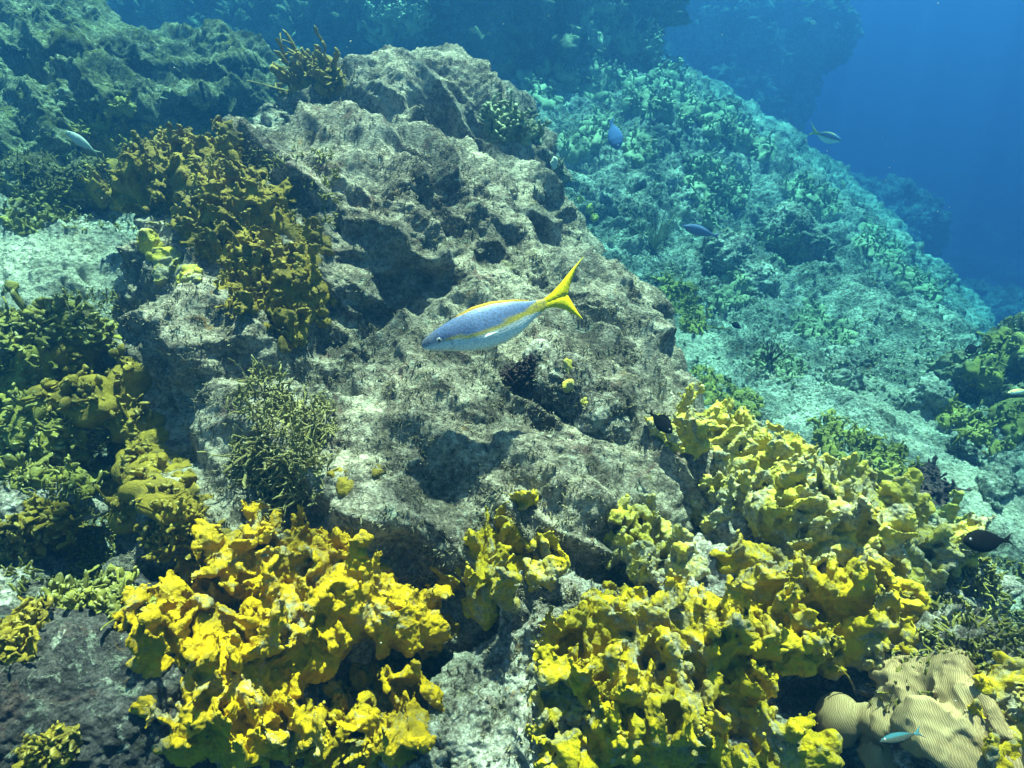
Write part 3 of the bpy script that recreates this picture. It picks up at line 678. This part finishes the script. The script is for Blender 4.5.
lumpy('sponge', 'pale knobbly sponge standing on the mound ridge, lower than the white ball', [(588,208,.030),(595,218,.026),(580,200,.018)], M['yellow_pale'], 404, 14, (0.010, 0.016), fill=1, sink=-0.4, lump=0.006)

# brain corals: fine winding grooves
def brain_mat():
    m, nt, b, g = base_mat('brain_coral', 0.75, 0.2); P = g.outputs['Position']
    w = nt.nodes.new('ShaderNodeTexWave'); w.bands_direction = 'X'; w.inputs['Scale'].default_value = 115; w.inputs['Distortion'].default_value = 6
    w.inputs['Detail'].default_value = 1.0; w.inputs['Detail Scale'].default_value = 0.9
    ra = nt.nodes.new('ShaderNodeVectorRotate'); ra.inputs['Axis'].default_value = (.3, 1, .5); ra.inputs['Angle'].default_value = 0.9; nt.links.new(P, ra.inputs['Vector']); nt.links.new(ra.outputs[0], w.inputs['Vector']); s = w.outputs['Fac']
    c = ramp(nt, s, [(0.2, (0.21, 0.13, 0.065)), (0.8, (0.31, 0.205, 0.11))])
    c = mix(nt, ramp(nt, noise(nt, P, 12, 4, 0.6), [(0.5, 0.0), (0.72, 0.7)]), c, (0.40, 0.30, 0.17))
    nt.links.new(c, b.inputs['Base Color']); bump(nt, b, s, 0.0008, 0.5); return m
M['brain'] = brain_mat()
def brain(label, mains, seed):
    rng = np.random.default_rng(seed); B = []
    for u, v, r, rz in mains:
        p, nn, t = hit(u, v); B.append((p-nn*r*.15+(np.array([0,-.02,.02]) if seed == 1 else 0), np.array([r, r*.9, rz]), rotmat(rng, nn+np.array([0, -.3, .4]), 0.1)))
    V, Q = sdf_body(B, 0.005, 0.006 if seed == 1 else 0.03, None if seed == 1 else (.007, .05, 5)); V, Q = subdivide(V, Q, 1); V = V+normals(V, Q)*(fbm(V, 0.07, 2, seed)*0.004)[:, None]
    return finish('brain_coral', V, Q, M['brain'], label, 'coral', None)
brain('tan brain coral with two round lobes nestled under the yellow knobs', [(830,712,.042,.050),(863,716,.030,.042)], 1)
brain('wide tan brain coral slab with fine grooves, right of the two-lobed one', [(900,672,.050,.022),(898,715,.05,.022),(930,690,.05,.022),(930,735,.055,.024),(960,745,.055,.024),(885,750,.045,.02),(945,665,.04,.02),(965,710,.045,.02),(995,762,.045,.02)], 2)

# bare twigs and a blade of grass
def twigs(name, label, pts, mat, seed, n, L, r, dirv, spread, cat):
    rng = np.random.default_rng(seed); u, v = pts; p, nn, t = hit(u, v); K = 6; s = np.linspace(0, 1, K)
    D = np.array(dirv)+rng.normal(size=(n, 3))*spread; D /= np.linalg.norm(D, axis=1)[:, None]
    path = p[None, None]+D[:, None]*(s[None, :, None]*L*rng.uniform(.6, 1.1, (n, 1, 1)))+rng.normal(size=(n, 1, 3))*(s**2)[None, :, None]*L*.12
    V, Q, T = tubes(path, r*np.linspace(1, .35, K)[None].repeat(n, 0), 1.0, rng)
    return finish(name, V, Q, mat, label, cat, None, T)
twigs('sea_rod', 'few bare thin pinkish twigs lying on the mound left of the centre', (425,452), M['pale_twig'], 5, 5, .085, .0022, (-1, -.25, .12), .12, 'sea rod')
twigs('sea_plume', 'faint feathery sea plume on the teal slope right of the mound ridge', (655,250), M['teal'], 6, 34, .32, .004, (0, -.1, 1), .42, 'sea plume')
twigs('sea_plume', 'small dark feathery plume low on the teal slope behind the yellow bank', (770,365), M['maroon'], 7, 26, .16, .003, (0, -.1, 1), .42, 'sea plume')
twigs('seagrass_blade', 'single yellow-green grass blade above the two-lobed brain coral', (855,692), M['yellow'], 8, 1, .085, .0025, (-.35, .1, 1), .0, 'grass blade')

# ------------------------------------------------------------------ fishes
def vcol_mat(name, rough=0.35, spec=0.5, spots=0.0):
    m, nt, b, g = base_mat(name, rough, spec); a = nt.nodes.new('ShaderNodeAttribute'); a.attribute_name = 'pigment'
    c = a.outputs['Color']; tc = nt.nodes.new('ShaderNodeTexCoord')
    v = voro(nt, tc.outputs['Object'], 260); 
    if spots:
        sp = nt.nodes.new('ShaderNodeSeparateXYZ'); nt.links.new(tc.outputs['Object'], sp.inputs[0])
        up = ramp(nt, math_(nt, 'ADD', math_(nt, 'MULTIPLY', sp.outputs['Z'], 40.0), 0.8), [(0.4, 0.15), (0.9, 1.0)])
        c = mix(nt, math_(nt, 'MULTIPLY', up, ramp(nt, noise(nt, tc.outputs['Object'], 210, 3, 0.6), [(0.46, 0.0), (0.60, spots)])), c, (0.07, 0.07, 0.10))
        c = mix(nt, ramp(nt, v, [(0.2, 0.0), (0.6, 0.35)]), c, (0.08, 0.09, 0.14))
    nt.links.new(c, b.inputs['Base Color']); bump(nt, b, v, 0.0006, 0.5); return m
M['scales'] = vcol_mat('fish_scales', 0.5, 0.22, 0.6)
M['fin'] = vcol_mat('fish_fin', 0.8, 0.04)
def plain(name, c, rough=0.3):
    m, nt, b, g = base_mat(name, rough, 0.6); 
    nt.links.new(mix(nt, noise(nt, g.outputs['Position'], 200, 3, 0.6), c, tuple(x*.7 for x in c)), b.inputs['Base Color']); return m
M['iris'] = plain('fish_iris', (0.34, 0.34, 0.36)); M['pupil'] = plain('fish_pupil', (0.01, 0.01, 0.012), 0.1)
def put_pigment(me, C):
    a = me.attributes.new('pigment', 'FLOAT_COLOR', 'POINT'); a.data.foreach_set('color', np.c_[C, np.ones(len(C))].astype(np.float32).ravel())
def sheet(outline_top, outline_bot, th, n=26, m=10, bend=None):
    """a fin: strip between two outlines, with real thickness that thins to its edge"""
    s = np.linspace(0, 1, n); w = np.linspace(0, 1, m)
    ip = lambda o: np.stack([np.interp(s, np.linspace(0, 1, len(o)), [q[k] for q in o]) for k in (0, 1)], 1)
    T, Bm = ip(outline_top), ip(outline_bot); G = Bm[:, None]*(1-w)[None, :, None]+T[:, None]*w[None, :, None]
    y = np.sin(np.pi*np.clip(w, .02, .98))[None]*np.sin(np.pi*np.clip(s*.9+.08, 0, 1))[:, None]*th
    y = y+0.0004
    rp = 0.0006*np.sin(s*90)[:, None]*np.ones(m)[None]*(th > .002)
    F = np.concatenate([np.stack([G[..., 0], sg*y+rp, G[..., 1]], -1).reshape(-1, 3) for sg in (-1, 1)])
    i = (np.arange(n-1)[:, None]*m+np.arange(m-1)[None]).ravel(); q = np.stack([i, i+m, i+m+1, i+1], 1)
    Q = [q, q[:, ::-1]+n*m]
    rim = np.concatenate([np.arange(m), np.arange(1, n)*m+m-1, (n-1)*m+np.arange(m-2, -1, -1), np.arange(n-2, 0, -1)*m])
    r2 = np.roll(rim, -1); Q.append(np.stack([rim, r2, r2+n*m, rim+n*m], 1))
    return F, np.concatenate(Q)
def fish(name, label, head, peduncle, prof, thick, pig, tail, tailc, cat='fish', dorsal=None, pect=None, eye=(.131, -.004, .022), n=70, m=40, group=None, roll=0.0, mat='scales', bend=0.0):
    """prof rows: (s, top, bottom) in units of the snout-to-tail-root length, local x backwards from the snout"""
    h, p = at(*head), at(*peduncle); L = np.linalg.norm(p-h); x = (p-h)/L
    view = (h+p)/2; view /= np.linalg.norm(view)
    y = view-x*(view@x); y /= np.linalg.norm(y); z = np.cross(x, y)
    if z[2] < 0: z, y = -z, -y
    c = h
    root = bpy.data.objects.new(name, None); COL.objects.link(root); root.empty_display_size = 0.05
    from mathutils import Matrix
    root.matrix_world = Matrix([[x[0], y[0], z[0], c[0]], [x[1], y[1], z[1], c[1]], [x[2], y[2], z[2], c[2]], [0, 0, 0, 1]])
    tag(root, label, cat, group)
    bd = lambda V: V+np.stack([np.zeros(len(V)), bend*L*(V[:, 0]/L)**2, np.zeros(len(V))], 1)
    pr = np.array(prof); s = (1-np.cos(np.linspace(0, np.pi, n)))/2
    def ci(col):
        f = np.interp(np.linspace(0, 1, 400), pr[:, 0], pr[:, col]); kk = np.hanning(41); kk /= kk.sum()
        f2 = np.convolve(np.pad(f, 20, mode='edge'), kk, 'valid'); f2 = f2*np.clip(np.linspace(0, 1, 400)/0.05, 0, 1)**.5+f*(1-np.clip(np.linspace(0, 1, 400)/0.05, 0, 1)**.5)
        return np.interp(s, np.linspace(0, 1, 400), f2)
    tp, bt = ci(1), ci(2); th = np.arange(m)/m*2*np.pi; ct, st = np.cos(th), np.sin(th)
    wid = thick*np.interp(s, [0, .06, .2, .4, .7, .9, 1], [.10, .42, .85, 1.0, .70, .28, .14])
    Z = np.where(st >= 0, tp[:, None]*st, bt[:, None]*st); Y = wid[:, None]*np.sign(ct)*np.abs(ct)**0.8*0.5
    Xx = np.repeat(s[:, None], m, 1); V = np.stack([Xx*L, Y*L, Z*L], -1).reshape(-1, 3)
    i = np.arange(n-1)[:, None]*m; j = np.arange(m)[None]; j2 = (j+1) % m
    Q = np.stack([i+j, i+m+j, i+m+j2, i+j2], -1).reshape(-1, 4)
    V = np.concatenate([V, [[-.003*L, 0, (tp[0]-bt[0])/2*L], [L, 0, 0]]]); a, b_ = n*m, n*m+1
    T = np.concatenate([np.stack([np.full(m, a), j[0], j2[0]], 1), np.stack([np.full(m, b_), (n-1)*m+j2[0], (n-1)*m+j[0]], 1)])
    me = mesh_from('body', bd(V), Q, True, T); put_pigment(me, pig(V[:, 0]/L, V[:, 2]/L)); body = link('body', me, M[mat], root)
    def fin(nm, top, bot, col, th=.003, side=None):
        F, q = sheet([(a*L, b*L) for a, b in top], [(a*L, b*L) for a, b in bot], th*L)
        if side is not None: F[:, 1] += side*(0.4+((F[:, 0]-F[:, 0].min())/max(np.ptp(F[:, 0]), 1e-6)))*L*.10
        me = mesh_from(nm, bd(F), q); put_pigment(me, col(F[:, 0]/L, F[:, 2]/L) if callable(col) else np.tile(col, (len(F), 1))); return link(nm, me, M['fin'], root)
    (ux, uz), (nx, nz), (lx, lz) = tail
    rt, rb = tp[-1], bt[-1]
    X = lambda f, x: 1+(x-1)*f
    rays = lambda ss, zz: tailc(ss, zz) if callable(tailc) else np.tile(tailc, (len(ss), 1))
    def rayed(ss, zz):
        an = np.arctan2(zz, ss-.95); return rays(ss, zz)*(1-.22*np.clip(np.sin(an*75), 0, 1)[:, None]*np.clip((ss-1.03)/.1, 0, 1)[:, None])
    fin('tail_fin', [(.985, rt), (X(.16, ux), uz*.22), (X(.40, ux), uz*.43), (X(.70, ux), uz*.74), (ux, uz)],
        [(.985, -rb*.4), (X(.6, nx), -.012), (nx, -.004), (nx+(ux-nx)*.22, uz*.30), (nx+(ux-nx)*.58, uz*.68), (ux, uz*.99)], rayed, .012)
    fin('tail_fin', [(.985, rt*.4), (X(.6, nx), .012), (nx, .004), (nx+(lx-nx)*.30, lz*.34), (nx+(lx-nx)*.62, lz*.70), (lx, lz*.99)],
        [(.985, -rb), (X(.2, lx), -rb-.01), (X(.50, lx), lz*.42), (X(.76, lx), lz*.72), (lx, lz)], rayed, .012)
    if dorsal: fin('dorsal_fin', dorsal[0], dorsal[1], dorsal[2], .008)
    if pect:
        for sd_ in (-1, 1): fin('pectoral_fin', pect[0], pect[1], pect[2], .006, sd_*pect[3])
    if eye:
        ex, ez, er = eye; w0 = thick*.5*np.interp(ex, [0, .06, .2, .4], [.10, .42, .85, 1.0])
        for sg in (-1, 1):
            for nm, rr_, dy, mt in (('eye', er, 0, 'iris'), ('pupil', er*.55, er*.28, 'pupil')):
                import bmesh
                bm = bmesh.new(); bmesh.ops.create_uvsphere(bm, u_segments=20, v_segments=12, radius=rr_*L)
                for v_ in bm.verts: v_.co.y *= .45; v_.co += Vector((ex*L, sg*(w0*.93+dy)*L, ez*L))
                em = bpy.data.meshes.new(nm); bm.to_mesh(em); bm.free(); em.polygons.foreach_set('use_smooth', [True]*len(em.polygons))
                par = root if nm == 'eye' else last
                last = link(nm, em, M[mt], par)
    return root
PROF = [(0,.016,.018),(.02,.038,.034),(.07,.062,.062),(.15,.085,.090),(.3,.120,.150),(.45,.134,.182),(.6,.126,.182),(.75,.094,.148),(.88,.052,.085),(1,.027,.040)]
PROF = [(a, b*.99, c*1.01) for a, b, c in PROF]
STR = lambda s: np.interp(s, [0, .17, .35, .55, .8, 1], [-.01, -.017, -.042, -.055, -.028, 0])
def snapper_pig(s, z):
    c = STR(s); w = np.interp(s, [.15, .2, .5, .8, .92, 1], [0, .009, .014, .018, .035, .08]); d = (z-c)/np.maximum(w, 1e-4)
    blue, white, yel = np.array([.10, .19, .42]), np.array([.95, .94, .91]), np.array([.60, .44, .03])
    hd = np.clip((.16-s)/.12, 0, 1)[:, None]
    back = blue*(1-hd)+np.array([.20, .22, .28])*hd; k = np.clip((z-c)/.02+.5, 0, 1)[:, None]
    lo = np.clip((c-z)/.10, 0, 1)[:, None]; under = np.array([.66, .72, .80])*(1-lo)+white*lo
    C = back*k+under*(1-k); y = np.clip(3.2-2.4*np.abs(d), 0, 1)[:, None]; y[s < .15] = 0
    C = C*(1-y)+yel*y
    g = np.exp(-((s-.215+.9*(z+.02)**2*4)/.006)**2)[:, None]*(np.abs(z+.02) < .085)[:, None]; C = C*(1-.45*g)
    mo = np.exp(-((z+.012)/.003)**2)[:, None]*(s < .05)[:, None]; C = C*(1-.7*mo)
    e = np.clip((z-np.interp(s, [p[0] for p in PROF], [p[1] for p in PROF])*.93)/.006, 0, 1)[:, None]*np.clip((s-.25)/.1, 0, 1)[:, None]
    return C*(1-e)+np.array([.66, .42, .12])*e
ytail = lambda s, z: np.array([.62, .47, .02])+np.clip((z-.10)/.14, 0, 1)[:, None]*np.array([-.25, -.15, .02])
SN = dict(prof=PROF, thick=.15, pig=snapper_pig, tail=((1.42, .24), (1.19, 0), (1.247, -.22)), tailc=ytail,
          dorsal=([(.30, .126), (.45, .150), (.6, .142), (.78, .098), (.88, .060)], [(.30, .10), (.45, .12), (.6, .11), (.78, .075), (.88, .04)], np.array([.50, .28, .06])),
          pect=([(.34, -.085), (.45, -.075), (.56, -.085)], [(.34, -.105), (.45, -.115), (.56, -.088)], np.array([.70, .76, .80]), .62))
fish('snapper', 'silver-blue fish with a yellow side stripe and yellow forked tail, in front of the mound', (422,346,1.28), (547,302,1.32), bend=.05, **SN)
fish('snapper', 'small distant pale fish with a thin yellow forked tail over the deep water', (841,141,4.4), (817,133,4.5), **{**SN, 'prof': [(a, b*1.35, c*1.25) for a, b, c in PROF], 'dorsal': None, 'tail': ((1.45,.30),(1.15,0),(1.45,-.33))})
DP = [(0,.02,.02),(.06,.08,.08),(.2,.19,.18),(.4,.25,.24),(.6,.23,.23),(.8,.15,.15),(.92,.07,.07),(1,.045,.045)]
dark = lambda s, z: np.tile(np.array([.004, .004, .005]), (len(s), 1))
DS = dict(prof=DP, thick=.2, pig=dark, tail=((1.28, .14), (1.14, 0), (1.28, -.14)), tailc=np.array([.004, .004, .005]), eye=(.13, .03, .03), mat='fin',
          dorsal=([(.3, .24), (.5, .31), (.7, .29), (.85, .17)], [(.3, .2), (.5, .2), (.7, .15), (.85, .08)], np.array([.004, .004, .005])))
fish('damselfish', 'small black damselfish beside the left end of the pale yellow bank', (672,433,1.30), (653,415,1.34), **DS)
fish('damselfish', 'black slender damselfish at the right edge above the lower right corals', (963,541,1.02), (1003,540,1.04), **{**DS, 'prof': [(a, b*.85, c*.95) for a, b, c in DP], 'dorsal': None})
fish('damselfish', 'tiny dark fish on the teal slope just left of its middle', (741,328,2.75), (731,323,2.78), **DS)
fish('damselfish', 'tiny dark fish near the rock at the right edge', (965,352,2.5), (978,347,2.52), **DS)
blue = lambda s, z: np.tile(np.array([.04, .10, .26]), (len(s), 1))
fish('surgeonfish', 'dim blue fish diving head down over the far corals', (618,150,4.0), (612,124,4.05), **{**DS, 'pig': blue, 'tailc': np.array([.04, .10, .26]), 'dorsal': None})
fish('parrotfish', 'faint purplish fish skimming the slope under the yellow-green bush', (683,226,3.6), (713,235,3.65), **{**DS, 'prof': [(a, b*.6, c*.6) for a, b, c in DP], 'pig': lambda s, z: np.tile(np.array([.12, .14, .28]), (len(s), 1)), 'tailc': np.array([.12, .14, .28]), 'dorsal': None})
fish('grunt', 'pale silvery fish against the shaded boulder at the left', (66,131,2.3), (93,150,2.35), **{**DS, 'prof': [(a, b*.7, c*.8) for a, b, c in DP], 'pig': lambda s, z: np.tile(np.array([.42, .46, .44]), (len(s), 1)), 'tailc': np.array([.4, .42, .3]), 'dorsal': None})
fish('wrasse', 'slim dark fish with a bright cyan back over the wide brain coral', (880,742,.84), (914,734,.85), **{**DS, 'prof': [(a, b*.5, c*.5) for a, b, c in DP], 'pig': lambda s, z: np.where((z > .03)[:, None], np.array([.012, .08, .11]), np.array([.03, .04, .04])), 'tailc': np.array([.03, .12, .15]), 'dorsal': None})
fish('chromis', 'tiny bright fish high in the open water at the top right', (816,24,5.0), (810,21,5.0), **{**DS, 'pig': lambda s, z: np.tile(np.array([.6, .7, .7]), (len(s), 1)), 'tailc': np.array([.6, .7, .6]), 'dorsal': None})
fish('chromis', 'tiny yellow and white fish at the right edge over the brown rock', (1008,393,2.1), (1026,390,2.12), **{**DS, 'prof': [(a, b*.45, c*.45) for a, b, c in DP], 'pig': lambda s, z: np.where((z > 0)[:, None], np.array([.7, .6, .2]), np.array([.7, .75, .7])), 'tailc': np.array([.7, .6, .2]), 'dorsal': None})

# ------------------------------------------------------------------ short turf of filamentous algae over the rocks
def turf(name, mat, label, regions, n, L, r, seed, only=None):
    rng = np.random.default_rng(seed); P0 = []; N0 = []; w = np.array([(a[2]-a[0])*(a[3]-a[1]) for a in regions], float); w /= w.sum()
    for _ in range(n):
        a = regions[rng.choice(len(regions), p=w)]; u, v = rng.uniform(a[0], a[2]), rng.uniform(a[1], a[3])
        H = hit(u, v)
        if H is None or (only is not None and H[2] < only): continue
        P0.append(H[0]); N0.append(H[1])
    P0 = np.array(P0); N0 = np.array(N0); keep = perlin(P0/0.12, seed)+0.5*perlin(P0/0.04, seed+1) > rng.uniform(-.35, .15, len(P0)); P0, N0 = P0[keep], N0[keep]
    P0 = np.repeat(P0, 3, 0)+rng.normal(size=(len(P0)*3, 3))*L*.35; N0 = np.repeat(N0, 3, 0)
    D = N0*.7+rng.normal(size=P0.shape)*.55+np.array([0, 0, .35]); D /= np.linalg.norm(D, axis=1)[:, None]
    s = np.array([-.3, .5, 1.0]); Lg = L*rng.uniform(.5, 1.4, len(P0))
    path = P0[:, None]+D[:, None]*(s[None, :, None]*Lg[:, None, None])+rng.normal(size=(len(P0), 3, 3))*Lg[:, None, None]*.10
    V, Q, T = tubes(path, r*np.array([1, 1, .4])[None]*rng.uniform(.6, 1.5, (len(P0), 1)), .6, rng, 4)
    o = finish(name, V, Q, mat, label, None, None, T); o['kind'] = 'stuff'
turf('algal_turf', M['turf'], None, [(120,60,640,600),(120,60,640,600),(560,300,760,480),(400,560,680,768)], 8500, 0.008, 0.0013, 501)
turf('algal_weed', M['olive'], None, [(0,290,120,600),(0,150,340,230),(880,560,1024,720)], 3800, 0.015, 0.0028, 502)
turf('reef_growth', M['teal'], None, [(480,60,980,400),(760,300,1024,560),(560,100,900,330)], 3500, 0.012, 0.0045, 503, 2.6)

# particles drifting in the water
rng = np.random.default_rng(77); N = 420; t = rng.uniform(.7, 4.5, N); u = rng.uniform(-150, 1170, N); v = rng.uniform(-80, 800, N)
C_ = np.array([at(a, b, c) for a, b, c in zip(u, v, t)]); okp = np.array([(lambda H: H is None or H[2] > c+.05)(hit(a, b)) for a, b, c in zip(u, v, t)]); C_ = C_[okp]
octa = np.array([[1, 0, 0], [0, 1, 0], [-1, 0, 0], [0, -1, 0], [0, 0, 1], [0, 0, -1]], float)
V = (C_[:, None]+octa[None]*rng.uniform(.5, 1.5, (len(C_), 1, 3))*0.0011).reshape(-1, 3)
tr_ = np.array([[0, 1, 4], [1, 2, 4], [2, 3, 4], [3, 0, 4], [1, 0, 5], [2, 1, 5], [3, 2, 5], [0, 3, 5]]); Q = (np.arange(len(C_))[:, None, None]*6+tr_[None]).reshape(-1, 3)
o = link('drifting_particles', mesh_from('drifting_particles', V, Q), M['white_sponge']); o['kind'] = 'stuff'
